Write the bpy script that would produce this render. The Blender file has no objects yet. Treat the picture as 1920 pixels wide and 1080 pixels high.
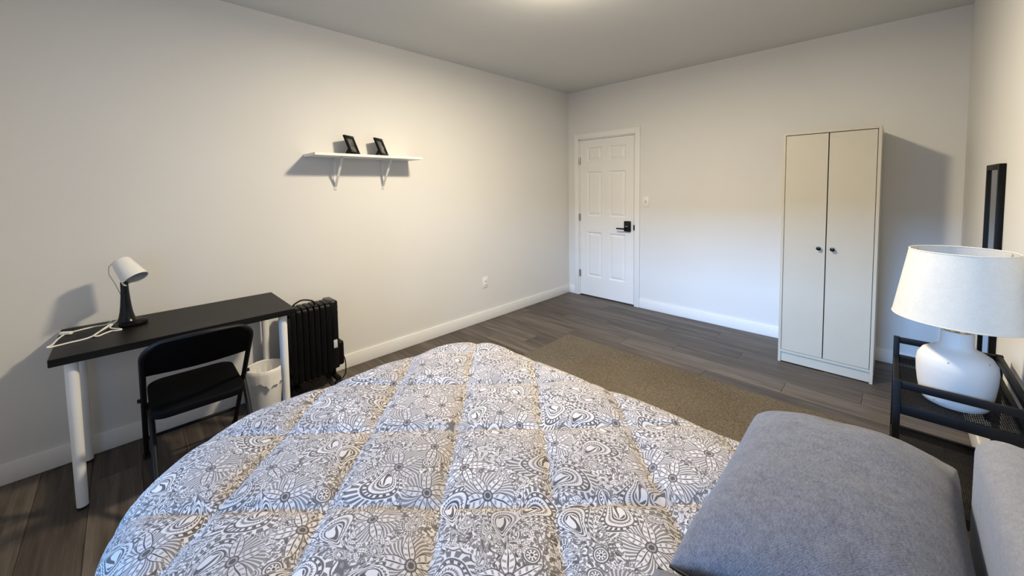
import bpy, bmesh, math, random
import numpy as np
from mathutils import Vector, Matrix
random.seed(7)
SC = bpy.context.scene
COL = SC.collection
PI = math.pi

# ------------------------------------------------------------------ camera, light, exposure
# origin = floor corner of left and back wall; +x along the back wall, +y towards the back wall
W, H, YN = 3.43, 2.64, -4.95
cam_d = bpy.data.cameras.new('camera')
cam_d.sensor_width = 36.0
cam_d.lens = 721.96 / 1920 * 36.0
cam_d.shift_y = (391.9 - 540) / 1920
cam_d.clip_start = 0.02
cam = bpy.data.objects.new('camera', cam_d)
COL.objects.link(cam)
yaw, pitch, roll = 0.7812, -0.0577, 0.0149
Rc = Matrix.Rotation(yaw, 3, 'Z') @ Matrix.Rotation(pitch, 3, 'X') @ Matrix.Rotation(roll, 3, 'Y')
rt, fw, up = Rc.col[0], Rc.col[1], Rc.col[2]
M = Matrix(((rt[0], up[0], -fw[0]), (rt[1], up[1], -fw[1]), (rt[2], up[2], -fw[2])))
cam.matrix_world = Matrix.Translation((3.078, -4.1837, 1.4305)) @ M.to_4x4()
SC.camera = cam

world = bpy.data.worlds.new('sky')
SC.world = world
world.use_nodes = True
bg = world.node_tree.nodes['Background']
bg.inputs[0].default_value = (0.30, 0.55, 1.0, 1)
bg.inputs[1].default_value = 1.4

# daylight: low bright sky seen from the window behind the camera, falling on the lower far wall and the bed
WX0, WX1, WZ0, WZ1 = 0.95, 2.95, 0.45, 2.1
ld = bpy.data.lights.new('sky_daylight', 'AREA')
ld.shape = 'RECTANGLE'
ld.size, ld.size_y = 6.0, 1.2
ld.energy = 2500
ld.color = (0.24, 0.52, 1.0)
lo = bpy.data.objects.new('sky_daylight', ld)
lo.location = (1.6, YN - 8.0, 4.0)
lo.rotation_euler = (Vector((1.7, -1.5, 0.6)) - Vector(lo.location)).to_track_quat('-Z', 'Z').to_euler()
COL.objects.link(lo)

vs = SC.view_settings
vs.view_transform = 'Standard'
vs.look = 'None'
vs.exposure = -0.05
vs.gamma = 1.0
vs.use_curve_mapping = False
SC.cycles.use_denoising = True
SC.cycles.max_bounces = 8
SC.cycles.diffuse_bounces = 4
SC.cycles.sample_clamp_indirect = 6.0

# ------------------------------------------------------------------ node helpers
class S:
    """socket wrapper for arithmetic on float sockets"""
    def __init__(s, t, k): s.t, s.k = t, k
    def op(s, o, *a):
        n = s.t.nodes.new('ShaderNodeMath'); n.operation = o
        for i, x in enumerate((s,) + a):
            if isinstance(x, S): s.t.links.new(x.k, n.inputs[i])
            else: n.inputs[i].default_value = x
        return S(s.t, n.outputs[0])
    def __add__(s, o): return s.op('ADD', o)
    __radd__ = __add__
    def __mul__(s, o): return s.op('MULTIPLY', o)
    __rmul__ = __mul__
    def __sub__(s, o): return s.op('SUBTRACT', o)
    def __rsub__(s, o): return (s * -1.0) + o
    def __truediv__(s, o): return s.op('DIVIDE', o)
    def abs(s): return s.op('ABSOLUTE')
    def sin(s): return s.op('SINE')
    def cos(s): return s.op('COSINE')
    def sqrt(s): return s.op('SQRT')
    def pow(s, e): return s.op('POWER', e)
    def floor(s): return s.op('FLOOR')
    def frac(s): return s.op('FRACT')
    def max(s, o): return s.op('MAXIMUM', o)
    def min(s, o): return s.op('MINIMUM', o)
    def lt(s, o): return s.op('LESS_THAN', o)
    def gt(s, o): return s.op('GREATER_THAN', o)
    def atan2(s, o): return s.op('ARCTAN2', o)
    def clamp(s): return s.max(0.0).min(1.0)
    def line(s, c, w): return (1.5 - (s - c).abs() / w).clamp()

def new_mat(name):
    m = bpy.data.materials.new(name); m.use_nodes = True
    t = m.node_tree
    return m, t, t.nodes['Principled BSDF']

def node(t, kind, **kw):
    n = t.nodes.new(kind)
    for k, v in kw.items():
        if k.startswith('i_'):
            n.inputs[k[2:].replace('_', ' ')].default_value = v
        else: setattr(n, k, v)
    return n

def bump(t, b, height_socket, strength=0.2, dist=0.002):
    n = node(t, 'ShaderNodeBump'); n.inputs['Strength'].default_value = strength
    n.inputs['Distance'].default_value = dist
    t.links.new(height_socket, n.inputs['Height']); t.links.new(n.outputs[0], b.inputs['Normal'])

def noise(t, vec, scale, detail=3.0, rough=0.5, dim='3D'):
    n = node(t, 'ShaderNodeTexNoise', noise_dimensions=dim)
    n.inputs['Scale'].default_value = scale; n.inputs['Detail'].default_value = detail
    n.inputs['Roughness'].default_value = rough
    if vec is not None: t.links.new(vec, n.inputs['Vector'])
    return n

def ramp(t, fac, stops):
    n = node(t, 'ShaderNodeValToRGB')
    e = n.color_ramp.elements
    while len(e) < len(stops): e.new(0.5)
    for x, (p, c) in zip(e, stops): x.position = p; x.color = (*c, 1)
    t.links.new(fac, n.inputs[0]); return n

def plain(name, col, rough=0.5, metal=0.0, var=0.06, nscale=8.0, bstr=0.0, bscale=300.0, bdist=0.0006, spec=0.5, coat=0.0):
    m, t, b = new_mat(name)
    tc = node(t, 'ShaderNodeTexCoord')
    n = noise(t, tc.outputs['Object'], nscale)
    c0 = tuple(max(0, c * (1 - var)) for c in col); c1 = tuple(min(1, c * (1 + var)) for c in col)
    r = ramp(t, n.outputs[0], [(0.3, c0), (0.7, c1)])
    t.links.new(r.outputs[0], b.inputs['Base Color'])
    b.inputs['Roughness'].default_value = rough; b.inputs['Metallic'].default_value = metal
    b.inputs['Specular IOR Level'].default_value = spec
    b.inputs['Coat Weight'].default_value = coat
    if bstr:
        k = noise(t, tc.outputs['Object'], bscale)
        bump(t, b, k.outputs[0], bstr, bdist)
    return m

MT = {}
MT['wall'] = plain('wall_paint', (0.71, 0.705, 0.69), 0.6, var=0.012, nscale=2.0, bstr=0.25, bscale=220, bdist=0.0008, spec=0.3)
MT['ceil'] = plain('ceiling_paint', (0.66, 0.67, 0.665), 0.85, var=0.012, nscale=2.0, bstr=0.2, bscale=180, bdist=0.001, spec=0.2)
MT['trim'] = plain('trim_paint', (0.80, 0.795, 0.78), 0.35, var=0.01, spec=0.4)
MT['door'] = plain('door_paint', (0.79, 0.785, 0.77), 0.4, var=0.01, bstr=0.06, bscale=120, spec=0.4)
MT['ward'] = plain('wardrobe_grey_beige_foil', (0.50, 0.475, 0.41), 0.45, var=0.012, spec=0.35)
MT['white_metal'] = plain('white_powder_coat', (0.78, 0.78, 0.77), 0.4, var=0.02)
MT['white_plastic'] = plain('white_plastic', (0.80, 0.79, 0.76), 0.4, var=0.02)
MT['black_metal'] = plain('black_powder_coat', (0.006, 0.006, 0.007), 0.5, var=0.2, spec=0.2)
MT['black_gloss'] = plain('black_gloss_plastic', (0.004, 0.004, 0.005), 0.22, var=0.2, spec=0.3)
MT['black_matt'] = plain('black_matt_enamel', (0.004, 0.004, 0.0045), 0.4, var=0.2, spec=0.14)
MT['black_vinyl'] = plain('black_vinyl', (0.003, 0.003, 0.0035), 0.6, var=0.2, bstr=0.2, bscale=500, spec=0.06)
MT['rubber'] = plain('black_rubber', (0.02, 0.02, 0.02), 0.8, var=0.2, spec=0.2)
MT['hinge'] = plain('brushed_nickel', (0.42, 0.41, 0.38), 0.35, metal=0.9)
MT['brass'] = plain('polished_brass', (0.75, 0.55, 0.22), 0.2, metal=1.0)
MT['bulb'] = plain('frosted_bulb', (0.85, 0.85, 0.83), 0.3)
MT['reflector'] = plain('grey_lamp_reflector', (0.45, 0.47, 0.48), 0.35)
MT['sticker'] = plain('rating_sticker_paper', (0.55, 0.57, 0.6), 0.5, nscale=60, var=0.15)
MT['dark_slot'] = plain('dark_recess', (0.02, 0.02, 0.02), 0.9)
MT['liner'] = plain('bin_bag_film', (0.80, 0.79, 0.76), 0.35, bstr=0.4, bscale=40, bdist=0.004)
MT['bin'] = plain('bin_white_plastic', (0.72, 0.72, 0.71), 0.45)
MT['grey_frame'] = plain('mattress_ticking', (0.7, 0.69, 0.67), 0.8)
MT['cable'] = plain('white_cable_rubber', (0.86, 0.85, 0.80), 0.45)
MT['vinyl_frame'] = plain('white_window_vinyl', (0.8, 0.8, 0.8), 0.4)

def m_floor():
    m, t, b = new_mat('greige_oak_laminate')
    g = node(t, 'ShaderNodeNewGeometry'); oi = node(t, 'ShaderNodeObjectInfo')
    sep = node(t, 'ShaderNodeSeparateXYZ'); t.links.new(g.outputs['Position'], sep.inputs[0])
    rnd = S(t, oi.outputs['Random'])
    x, y = S(t, sep.outputs[0]), S(t, sep.outputs[1])
    cb = node(t, 'ShaderNodeCombineXYZ')
    t.links.new((x * 0.7 + rnd * 31.0).k, cb.inputs[0]); t.links.new((y * 9.0 + rnd * 17.0).k, cb.inputs[1])
    n1 = noise(t, cb.outputs[0], 2.4, 6.0, 0.62); n1.inputs['Distortion'].default_value = 0.5
    cb2 = node(t, 'ShaderNodeCombineXYZ')
    t.links.new((x * 4.0 + rnd * 5.0).k, cb2.inputs[0]); t.links.new((y * 130.0).k, cb2.inputs[1])
    n2 = noise(t, cb2.outputs[0], 1.0, 3.0, 0.6)
    f = S(t, n1.outputs[0]) * 0.8 + S(t, n2.outputs[0]) * 0.22 + (rnd - 0.5) * 0.16
    r = ramp(t, f.k, [(0.32, (0.034, 0.026, 0.020)), (0.5, (0.078, 0.061, 0.048)), (0.68, (0.135, 0.112, 0.092))])
    t.links.new(r.outputs[0], b.inputs['Base Color'])
    b.inputs['Roughness'].default_value = 0.46; b.inputs['Specular IOR Level'].default_value = 0.4
    bump(t, b, n2.outputs[0], 0.12, 0.0006)
    return m
MT['floor'] = m_floor()
MT['subfloor'] = plain('dark_joint', (0.03, 0.025, 0.02), 0.9)

def m_wood_dark():
    m, t, b = new_mat('black_brown_desk_foil')
    tc = node(t, 'ShaderNodeTexCoord'); mp = node(t, 'ShaderNodeMapping'); mp.inputs['Scale'].default_value = (60, 3, 60)
    t.links.new(tc.outputs['Object'], mp.inputs[0])
    n = noise(t, mp.outputs[0], 1.0, 4.0)
    r = ramp(t, n.outputs[0], [(0.3, (0.004, 0.0035, 0.0035)), (0.7, (0.011, 0.0105, 0.0105))])
    t.links.new(r.outputs[0], b.inputs['Base Color']); b.inputs['Roughness'].default_value = 0.42
    b.inputs['Specular IOR Level'].default_value = 0.16
    bump(t, b, n.outputs[0], 0.1, 0.0004)
    return m
MT['desk'] = m_wood_dark()

def m_rug():
    m, t, b = new_mat('taupe_loop_rug')
    g = node(t, 'ShaderNodeNewGeometry')
    v = node(t, 'ShaderNodeTexVoronoi'); v.inputs['Scale'].default_value = 130
    t.links.new(g.outputs['Position'], v.inputs['Vector'])
    n = noise(t, g.outputs['Position'], 70, 4.0, 0.7); n3 = noise(t, g.outputs['Position'], 2.0, 2.0)
    f = S(t, v.outputs['Distance']) * 0.35 + S(t, n.outputs[0]) * 0.75 + (S(t, n3.outputs[0]) - 0.5) * 0.2
    r = ramp(t, f.k, [(0.35, (0.064, 0.053, 0.040)), (0.75, (0.172, 0.148, 0.118))])
    t.links.new(r.outputs[0], b.inputs['Base Color']); b.inputs['Roughness'].default_value = 0.95
    b.inputs['Specular IOR Level'].default_value = 0.1
    bump(t, b, f.k, 0.7, 0.004)
    return m
MT['rug'] = m_rug()

def m_heather(name, c0, c1, s1=260, weave=0.0, bstr=0.3):
    m, t, b = new_mat(name)
    tc = node(t, 'ShaderNodeTexCoord')
    mp = node(t, 'ShaderNodeMapping'); mp.inputs['Scale'].default_value = (1, 0.45, 1)
    t.links.new(tc.outputs['Object'], mp.inputs[0])
    n = noise(t, mp.outputs[0], s1, 4.0, 0.7); n2 = noise(t, tc.outputs['Object'], 45, 3.0)
    f = S(t, n.outputs[0]) * 0.75 + S(t, n2.outputs[0]) * 0.3
    if weave:
        sp = node(t, 'ShaderNodeSeparateXYZ'); t.links.new(tc.outputs['Object'], sp.inputs[0])
        x, y = S(t, sp.outputs[0]), S(t, sp.outputs[1])
        d = ((x * 48.0).frac() - 0.5).abs() + ((y * 48.0).frac() - 0.5).abs()
        f = f + (d * 26.0).sin() * weave
    r = ramp(t, f.k, [(0.3, c0), (0.75, c1)])
    t.links.new(r.outputs[0], b.inputs['Base Color']); b.inputs['Roughness'].default_value = 0.9
    b.inputs['Specular IOR Level'].default_value = 0.15; b.inputs['Sheen Weight'].default_value = 0.15
    bump(t, b, f.k, bstr, 0.0012)
    return m
MT['pillow'] = m_heather('slate_blue_grey_chambray', (0.060, 0.062, 0.078), (0.17, 0.172, 0.198), 240, 0.075)
MT['headboard'] = m_heather('light_grey_upholstery', (0.155, 0.155, 0.17), (0.255, 0.255, 0.272), 300)
MT['linen'] = m_heather('off_white_linen_shade', (0.56, 0.535, 0.475), (0.66, 0.63, 0.565), 200, 0.0, 0.2)
MT['seam_shadow'] = plain('seam_shadow_black', (0.012, 0.012, 0.014), 0.7)  # near-black colour painted in for the shadow of the pillow seam
MT['bed_base'] = m_heather('grey_bed_base', (0.2, 0.2, 0.21), (0.3, 0.3, 0.31), 200)

def m_ceramic():
    m, t, b = new_mat('speckled_white_ceramic')
    tc = node(t, 'ShaderNodeTexCoord')
    v = node(t, 'ShaderNodeTexVoronoi'); v.inputs['Scale'].default_value = 22
    t.links.new(tc.outputs['Object'], v.inputs['Vector'])
    n = noise(t, tc.outputs['Object'], 60, 4.0)
    f = S(t, v.outputs['Distance']) + S(t, n.outputs[0]) * 0.06
    r = ramp(t, f.k, [(0.085, (0.30, 0.28, 0.26)), (0.12, (0.60, 0.59, 0.575))])
    t.links.new(r.outputs[0], b.inputs['Base Color']); b.inputs['Roughness'].default_value = 0.7
    bump(t, b, n.outputs[0], 0.25, 0.002)
    return m
MT['ceramic'] = m_ceramic()

def m_glass(name):
    m, t, b = new_mat(name)
    tr = node(t, 'ShaderNodeBsdfTransparent'); gl = node(t, 'ShaderNodeBsdfGlossy'); gl.inputs['Roughness'].default_value = 0.03
    mx = node(t, 'ShaderNodeMixShader'); mx.inputs[0].default_value = 0.06
    t.links.new(tr.outputs[0], mx.inputs[1]); t.links.new(gl.outputs[0], mx.inputs[2])
    t.links.new(mx.outputs[0], t.nodes['Material Output'].inputs[0])
    return m
MT['glass'] = m_glass('window_glass')
MT['mirror'] = plain('mirror_silver', (0.82, 0.84, 0.83), 0.02, metal=1.0, var=0.0)

def m_photo():
    m, t, b = new_mat('small_grey_photo_print')
    tc = node(t, 'ShaderNodeTexCoord'); oi = node(t, 'ShaderNodeObjectInfo')
    ad = node(t, 'ShaderNodeVectorMath', operation='ADD')
    t.links.new(tc.outputs['Object'], ad.inputs[0]); t.links.new(oi.outputs['Random'], ad.inputs[1])
    n = noise(t, ad.outputs[0], 28, 3.0, 0.6)
    r = ramp(t, n.outputs[0], [(0.35, (0.03, 0.03, 0.033)), (0.55, (0.10, 0.098, 0.10)), (0.70, (0.36, 0.26, 0.27))])
    t.links.new(r.outputs[0], b.inputs['Base Color']); b.inputs['Roughness'].default_value = 0.15
    return m
MT['photo'] = m_photo()

def m_emit():
    m, t, b = new_mat('lit_lamp_diffuser')
    b.inputs['Base Color'].default_value = (0.9, 0.88, 0.84, 1)
    b.inputs['Emission Color'].default_value = (1.0, 0.80, 0.55, 1)
    b.inputs['Emission Strength'].default_value = 6.0
    return m
MT['diffuser'] = m_emit()

def m_paisley():
    """white cotton printed with dark grey flowers, teardrops, rings and leaf strokes (drawn from cell coordinates)"""
    m, t, b = new_mat('paisley_printed_cotton')
    uvn = node(t, 'ShaderNodeUVMap'); uvn.uv_map = 'UVMap'
    wn = noise(t, uvn.outputs[0], 9.0, 2.0, 0.5, '2D')
    sc = node(t, 'ShaderNodeVectorMath', operation='MULTIPLY_ADD')
    t.links.new(wn.outputs['Color'], sc.inputs[0]); sc.inputs[1].default_value = (0.022, 0.022, 0)
    t.links.new(uvn.outputs[0], sc.inputs[2])
    uv = sc.outputs[0]
    def cells(scale, off, randomness=0.85):
        a = node(t, 'ShaderNodeVectorMath', operation='ADD'); t.links.new(uv, a.inputs[0]); a.inputs[1].default_value = (off, off * 1.7, 0)
        v = node(t, 'ShaderNodeTexVoronoi', voronoi_dimensions='2D'); v.inputs['Scale'].default_value = scale
        v.inputs['Randomness'].default_value = randomness
        t.links.new(a.outputs[0], v.inputs['Vector'])
        d = node(t, 'ShaderNodeVectorMath', operation='SUBTRACT')
        t.links.new(a.outputs[0], d.inputs[0]); t.links.new(v.outputs['Position'], d.inputs[1])
        sp = node(t, 'ShaderNodeSeparateXYZ'); t.links.new(d.outputs[0], sp.inputs[0])
        sc_ = node(t, 'ShaderNodeSeparateColor'); t.links.new(v.outputs['Color'], sc_.inputs[0])
        x, y = S(t, sp.outputs[0]), S(t, sp.outputs[1])
        r, g, bb = (S(t, sc_.outputs[i]) for i in range(3))
        an = r * 6.2832
        c, s = an.cos(), an.sin()
        return x * c - y * s, x * s + y * c, r, g, bb
    def polar(x, y): return (x * x + y * y).sqrt(), y.atan2(x)
    def leaves(rho, th, R0, n, fat=0.27):
        phi = ((th * (n / 2.0)).sin()).op('ARCSINE').abs() * (2.0 / n)
        sr = (rho / R0).min(1.2)
        prof = ((sr.min(1.0) * PI).sin() * fat).max(0.004)
        dp = phi * sr / prof
        inn = dp.lt(1.0) * sr.lt(1.0)
        rib = ((sr * 30.0 - dp * 4.0).sin().gt(0.5)) * dp.lt(0.72) * dp.gt(0.2)
        d = (dp.line(0.92, 0.11).max(rib * 0.7).max(dp.lt(0.10))) * inn
        d = d.max(sr.lt(0.09)).max(sr.line(0.16, 0.03))
        return sr, dp, inn, d
    def teardrop(x, y, R):
        yy = y / R
        xx = x / R + yy * yy * 0.50 + yy * 0.10 - 0.12
        wd = ((1.05 - yy) * 0.42).max(0.06)
        q = ((xx / wd) * (xx / wd) * 0.62 + yy * yy).sqrt()
        th = (yy + 0.40).atan2(xx)
        sc_ = (th * 13.0).sin().abs() * 0.07
        qs = q + sc_
        d = q.line(0.98, 0.04).max(q.line(0.80, 0.03)).max(qs.line(0.66, 0.035)).max(q.line(0.46, 0.045)).max(((th * 7.0 + q * 9.0).sin().gt(0.15)) * q.gt(0.08) * q.lt(0.38))
        beads = ((th * 17.0).sin().gt(0.0)) * q.gt(0.83) * q.lt(0.94)
        fr = ((th * 22.0 + q * 5.0).sin().gt(-0.25)) * q.gt(1.06) * q.lt(1.30)
        return q, d.max(beads).max(fr * 0.9).max((q + sc_ * 1.6).line(1.42, 0.04))
    # large motifs
    xa, ya, ra, ga, ba = cells(7.6, 0.37, 0.75)
    rhoa, tha = polar(xa, ya)
    sf, dpf, inf, df = leaves(rhoa, tha, 0.074, 5.0, 0.215)
    qt, dt = teardrop(xa, ya, 0.066)
    isf = ga.lt(0.36)
    ist = 1.0 - isf
    halo = (1.0 - inf) * sf.lt(0.9) * ba.gt(0.15)
    df = df.max(halo * ((tha * 40.0 + rhoa * 260.0).sin().gt(-0.35)) * 0.8)
    da = df * isf + dt * ist
    ina = (inf.max(halo)) * isf + qt.lt(1.48) * ist
    # medium motifs
    xb, yb, rb, gb, bb = cells(19.0, 3.1, 0.85)
    rhob, thb = polar(xb, yb)
    s1, dp1, in1, d1 = leaves(rhob, thb, 0.030, 5.0, 0.22)
    q2, d2 = teardrop(xb, yb, 0.026)
    rb_ = rhob / 0.019
    d3 = rb_.line(1.0, 0.10).max(rb_.line(0.7, 0.07)).max(((thb * 8.0).sin().gt(0.1)) * rb_.gt(0.3) * rb_.lt(0.6)).max(rb_.lt(0.18))
    is1, is2 = gb.lt(0.34), gb.gt(0.46)
    is3 = (1.0 - is1) * (1.0 - is2)
    dm = d1 * is1 + d2 * is2 + d3 * is3
    inm = (in1 * is1 + q2.lt(1.38) * is2 + rb_.lt(1.1) * is3)
    # curled leaf strokes filling the ground
    xc, yc, rc, gc, bc = cells(72.0, 7.7, 0.9)
    xq = (xc + yc * yc * 60.0) / 0.0034
    dl = ((xq * xq + (yc / 0.0085) * (yc / 0.0085)).sqrt()).lt(1.0) * (0.75 + bc * 0.25)
    xd, yd, rd, gd, bd = cells(125.0, 2.2, 0.9)
    xq2 = xd / 0.0021
    dl2 = ((xq2 * xq2 + (yd / 0.0040) * (yd / 0.0040)).sqrt()).lt(1.0) * 0.8
    # wandering stems
    sn = noise(t, uv, 9.0, 1.0, 0.4, '2D')
    st = (S(t, sn.outputs[0]) * 9.0).frac()
    stem = st.line(0.5, 0.085)
    ground = dl.max(dl2).max(stem * 0.95)
    lay = dm * inm + ground * (1.0 - inm)
    dark = da * ina + lay * (1.0 - ina)
    wash = ina * ba * 0.34 + inm * (1.0 - ina) * gb * 0.25 + (1.0 - ina) * (1.0 - inm) * 0.08
    dark = dark.max(wash).clamp()
    tone = noise(t, uv, 3.0, 1.0, 0.5, '2D')
    mix = node(t, 'ShaderNodeMix', data_type='RGBA')
    t.links.new((dark * 0.93).k, mix.inputs['Factor'])
    mix.inputs['A'].default_value = (0.545, 0.515, 0.52, 1)
    r = ramp(t, tone.outputs[0], [(0.35, (0.030, 0.024, 0.022)), (0.65, (0.045, 0.039, 0.040))])
    t.links.new(r.outputs[0], mix.inputs['B'])
    t.links.new(mix.outputs['Result'], b.inputs['Base Color'])
    b.inputs['Roughness'].default_value = 0.85; b.inputs['Specular IOR Level'].default_value = 0.2
    b.inputs['Sheen Weight'].default_value = 0.1
    fn = noise(t, uvn.outputs[0], 420, 2.0, 0.5, '2D')
    bump(t, b, fn.outputs[0], 0.12, 0.001)
    return m
MT['paisley'] = m_paisley()

# ------------------------------------------------------------------ mesh helpers
class MB:
    def __init__(s): s.v, s.f = [], []
    def add(s, vs, fs):
        o = len(s.v); s.v += [tuple(p) for p in vs]; s.f += [tuple(i + o for i in f) for f in fs]; return s
    def box(s, a, b):
        x0, y0, z0 = a; x1, y1, z1 = b
        x0, x1 = min(x0, x1), max(x0, x1); y0, y1 = min(y0, y1), max(y0, y1); z0, z1 = min(z0, z1), max(z0, z1)
        return s.add([(x0, y0, z0), (x1, y0, z0), (x1, y1, z0), (x0, y1, z0), (x0, y0, z1), (x1, y0, z1), (x1, y1, z1), (x0, y1, z1)],
                     [(0, 3, 2, 1), (4, 5, 6, 7), (0, 1, 5, 4), (1, 2, 6, 5), (2, 3, 7, 6), (3, 0, 4, 7)])
    def bbox(s, a, b, r=0.003, seg=2):
        bm = bmesh.new()
        bmesh.ops.create_cube(bm, size=1)
        c = [(p + q) / 2 for p, q in zip(a, b)]; d = [abs(q - p) for p, q in zip(a, b)]
        for v in bm.verts: v.co = Vector((c[0] + v.co.x * d[0], c[1] + v.co.y * d[1], c[2] + v.co.z * d[2]))
        r = min(r, min(d) * 0.49)
        bmesh.ops.bevel(bm, geom=bm.edges[:], offset=r, segments=seg, profile=0.5, affect='EDGES')
        return s.bm(bm)
    def bm(s, bm):
        bm.verts.index_update()
        s.add([v.co for v in bm.verts], [[v.index for v in f.verts] for f in bm.faces]); bm.free(); return s
    def tube(s, pts, rad, n=12, cap=True, closed=False):
        P = [Vector(p) for p in pts]; R = rad if isinstance(rad, (list, tuple)) else [rad] * len(P)
        L = len(P); T = []
        for i in range(L):
            a = P[(i - 1) % L] if (closed or i > 0) else P[i]; b_ = P[(i + 1) % L] if (closed or i < L - 1) else P[i]
            T.append((b_ - a).normalized())
        up_ = Vector((0, 0, 1)) if abs(T[0].z) < 0.9 else Vector((1, 0, 0))
        nrm = (up_ - T[0] * up_.dot(T[0])).normalized()
        vs_, fs = [], []
        for i in range(L):
            nrm = (nrm - T[i] * nrm.dot(T[i])).normalized(); bn = T[i].cross(nrm)
            for k in range(n):
                a = 2 * PI * k / n; vs_.append(P[i] + (nrm * math.cos(a) + bn * math.sin(a)) * R[i])
        for i in range(L if closed else L - 1):
            j = (i + 1) % L
            for k in range(n): fs.append((i * n + k, i * n + (k + 1) % n, j * n + (k + 1) % n, j * n + k))
        if cap and not closed:
            fs.append(tuple(range(n))[::-1]); fs.append(tuple((L - 1) * n + k for k in range(n)))
        return s.add(vs_, fs)
    def lathe(s, prof, c=(0, 0, 0), n=40, mat=None):
        vs_, fs = [], []
        for r, z in prof:
            for k in range(n):
                a = 2 * PI * k / n; vs_.append(Vector((r * math.cos(a), r * math.sin(a), z)))
        for i in range(len(prof) - 1):
            for k in range(n): fs.append((i * n + k, i * n + (k + 1) % n, (i + 1) * n + (k + 1) % n, (i + 1) * n + k))
        if prof[0][0] > 1e-6: pass
        if mat is not None: vs_ = [mat @ p for p in vs_]
        return s.add([p + Vector(c) for p in vs_], fs)
    def prism(s, poly, d0, d1, f):
        n = len(poly)
        return s.add([f(a, b, d0) for a, b in poly] + [f(a, b, d1) for a, b in poly],
                     [tuple(range(n))[::-1], tuple(range(n, 2 * n))] + [(i, (i + 1) % n, n + (i + 1) % n, n + i) for i in range(n)])
    def xf(s, mtx): s.v = [tuple(mtx @ Vector(p)) for p in s.v]; return s
    def mesh(s, name, mat, ang=35):
        me = bpy.data.meshes.new(name); me.from_pydata(s.v, [], s.f); me.validate(); me.update()
        bm = bmesh.new(); bm.from_mesh(me); bmesh.ops.recalc_face_normals(bm, faces=bm.faces[:]); bm.to_mesh(me); bm.free()
        if ang:
            me.polygons.foreach_set('use_smooth', [True] * len(me.polygons)); me.set_sharp_from_angle(angle=math.radians(ang))
        me.materials.append(MT[mat] if isinstance(mat, str) else mat)
        return me
    def build(s, name, mat, parent=None, ang=35):
        o = bpy.data.objects.new(name, s.mesh(name, mat, ang)); COL.objects.link(o)
        if parent is not None:
            o.parent = parent; o.location = -Vector(wloc(parent)) if parent.type == 'EMPTY' else (0, 0, 0)
        return o

def wloc(o):
    v = Vector(o.location)
    while o.parent: o = o.parent; v += Vector(o.location)
    return v

def thing(name, loc, label, cat, group=None):
    o = bpy.data.objects.new(name, None); COL.objects.link(o); o.location = loc; o.empty_display_size = 0.1
    return tag(o, label, cat, group)
def tag(o, label=None, cat=None, group=None, kind=None):
    if label: o['label'] = label
    if cat: o['category'] = cat
    if group: o['group'] = group
    if kind: o['kind'] = kind
    return o
def struct(o, label, cat='room'):
    return tag(o, label, cat, kind='structure')

# ------------------------------------------------------------------ room shell
T = 0.12
DX0, DX1, DH = 0.1625, 0.9466, 2.0245
fl = struct(MB().box((-T, YN - T, -0.12), (W + T, T, -0.012)).build('floor', 'subfloor', ang=0), 'dark greige wood laminate floor of long planks running along the door wall', 'floor')
PW, PLN = 0.182, 1.22
rows = int(math.ceil(-YN / PW))
def plank_mesh(l, w):
    c = 0.0012; g = 0.0006
    x0, x1, y0, y1 = g, l - g, g, w - g
    v = [(x0, y0, -0.012), (x1, y0, -0.012), (x1, y1, -0.012), (x0, y1, -0.012),
         (x0, y0, -c), (x1, y0, -c), (x1, y1, -c), (x0, y1, -c),
         (x0 + c, y0 + c, 0), (x1 - c, y0 + c, 0), (x1 - c, y1 - c, 0), (x0 + c, y1 - c, 0)]
    f = [(3, 2, 1, 0), (0, 1, 5, 4), (1, 2, 6, 5), (2, 3, 7, 6), (3, 0, 4, 7), (4, 5, 9, 8), (5, 6, 10, 9), (6, 7, 11, 10), (7, 4, 8, 11), (8, 9, 10, 11)]
    return MB().add(v, f).mesh('plank', 'floor', 0)
cache = {}
for r in range(rows):
    y1 = -r * PW; y0 = max(YN, y1 - PW)
    off = [0.0, 0.47, 0.86, 0.23, 0.66, 1.03, 0.35][r % 7] + 0.03 * (r % 3)
    x = -off
    while x < W:
        a, b_ = max(0, x), min(W, x + PLN)
        if b_ - a > 0.02:
            key = (round(b_ - a, 3), round(y1 - y0, 3))
            if key not in cache: cache[key] = plank_mesh(*key)
            p = bpy.data.objects.new('plank', cache[key]); COL.objects.link(p); p.location = (a, y0, 0); p.parent = fl
        x += PLN

struct(MB().box((-T, YN - T, 0), (0, T, H)).build('wall_left', 'wall', ang=0), 'off-white painted wall above the desk carrying the shelf', 'wall')
wb = MB().box((0, 0, 0), (DX0, T, H)).box((DX1, 0, 0), (W, T, H)).box((DX0, 0, DH), (DX1, T, H))
struct(wb.build('wall_back', 'wall', ang=0), 'off-white painted wall with the panel door and the wardrobe', 'wall')
struct(MB().box((W, YN - T, 0), (W + T, T, H)).build('wall_right', 'wall', ang=0), 'off-white painted wall behind the headboard and mirror', 'wall')
wf = MB().box((0, YN - T, 0), (WX0, YN, H)).box((WX1, YN - T, 0), (W, YN, H)).box((WX0, YN - T, 0), (WX1, YN, WZ0)).box((WX0, YN - T, WZ1), (WX1, YN, H))
struct(wf.build('wall_front', 'wall', ang=0), 'painted wall with the window behind the viewer', 'wall')
struct(MB().box((-T, YN - T, H), (W + T, T, H + 0.1)).build('ceiling', 'ceil', ang=0), 'plain matt off-white ceiling', 'ceiling')
struct(MB().box((DX0 - 0.02, T, 0), (DX1 + 0.02, T + 0.03, DH)).build('wall_behind_door', 'wall', ang=0), 'blank wall closing the doorway behind the panel door', 'wall')

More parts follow.
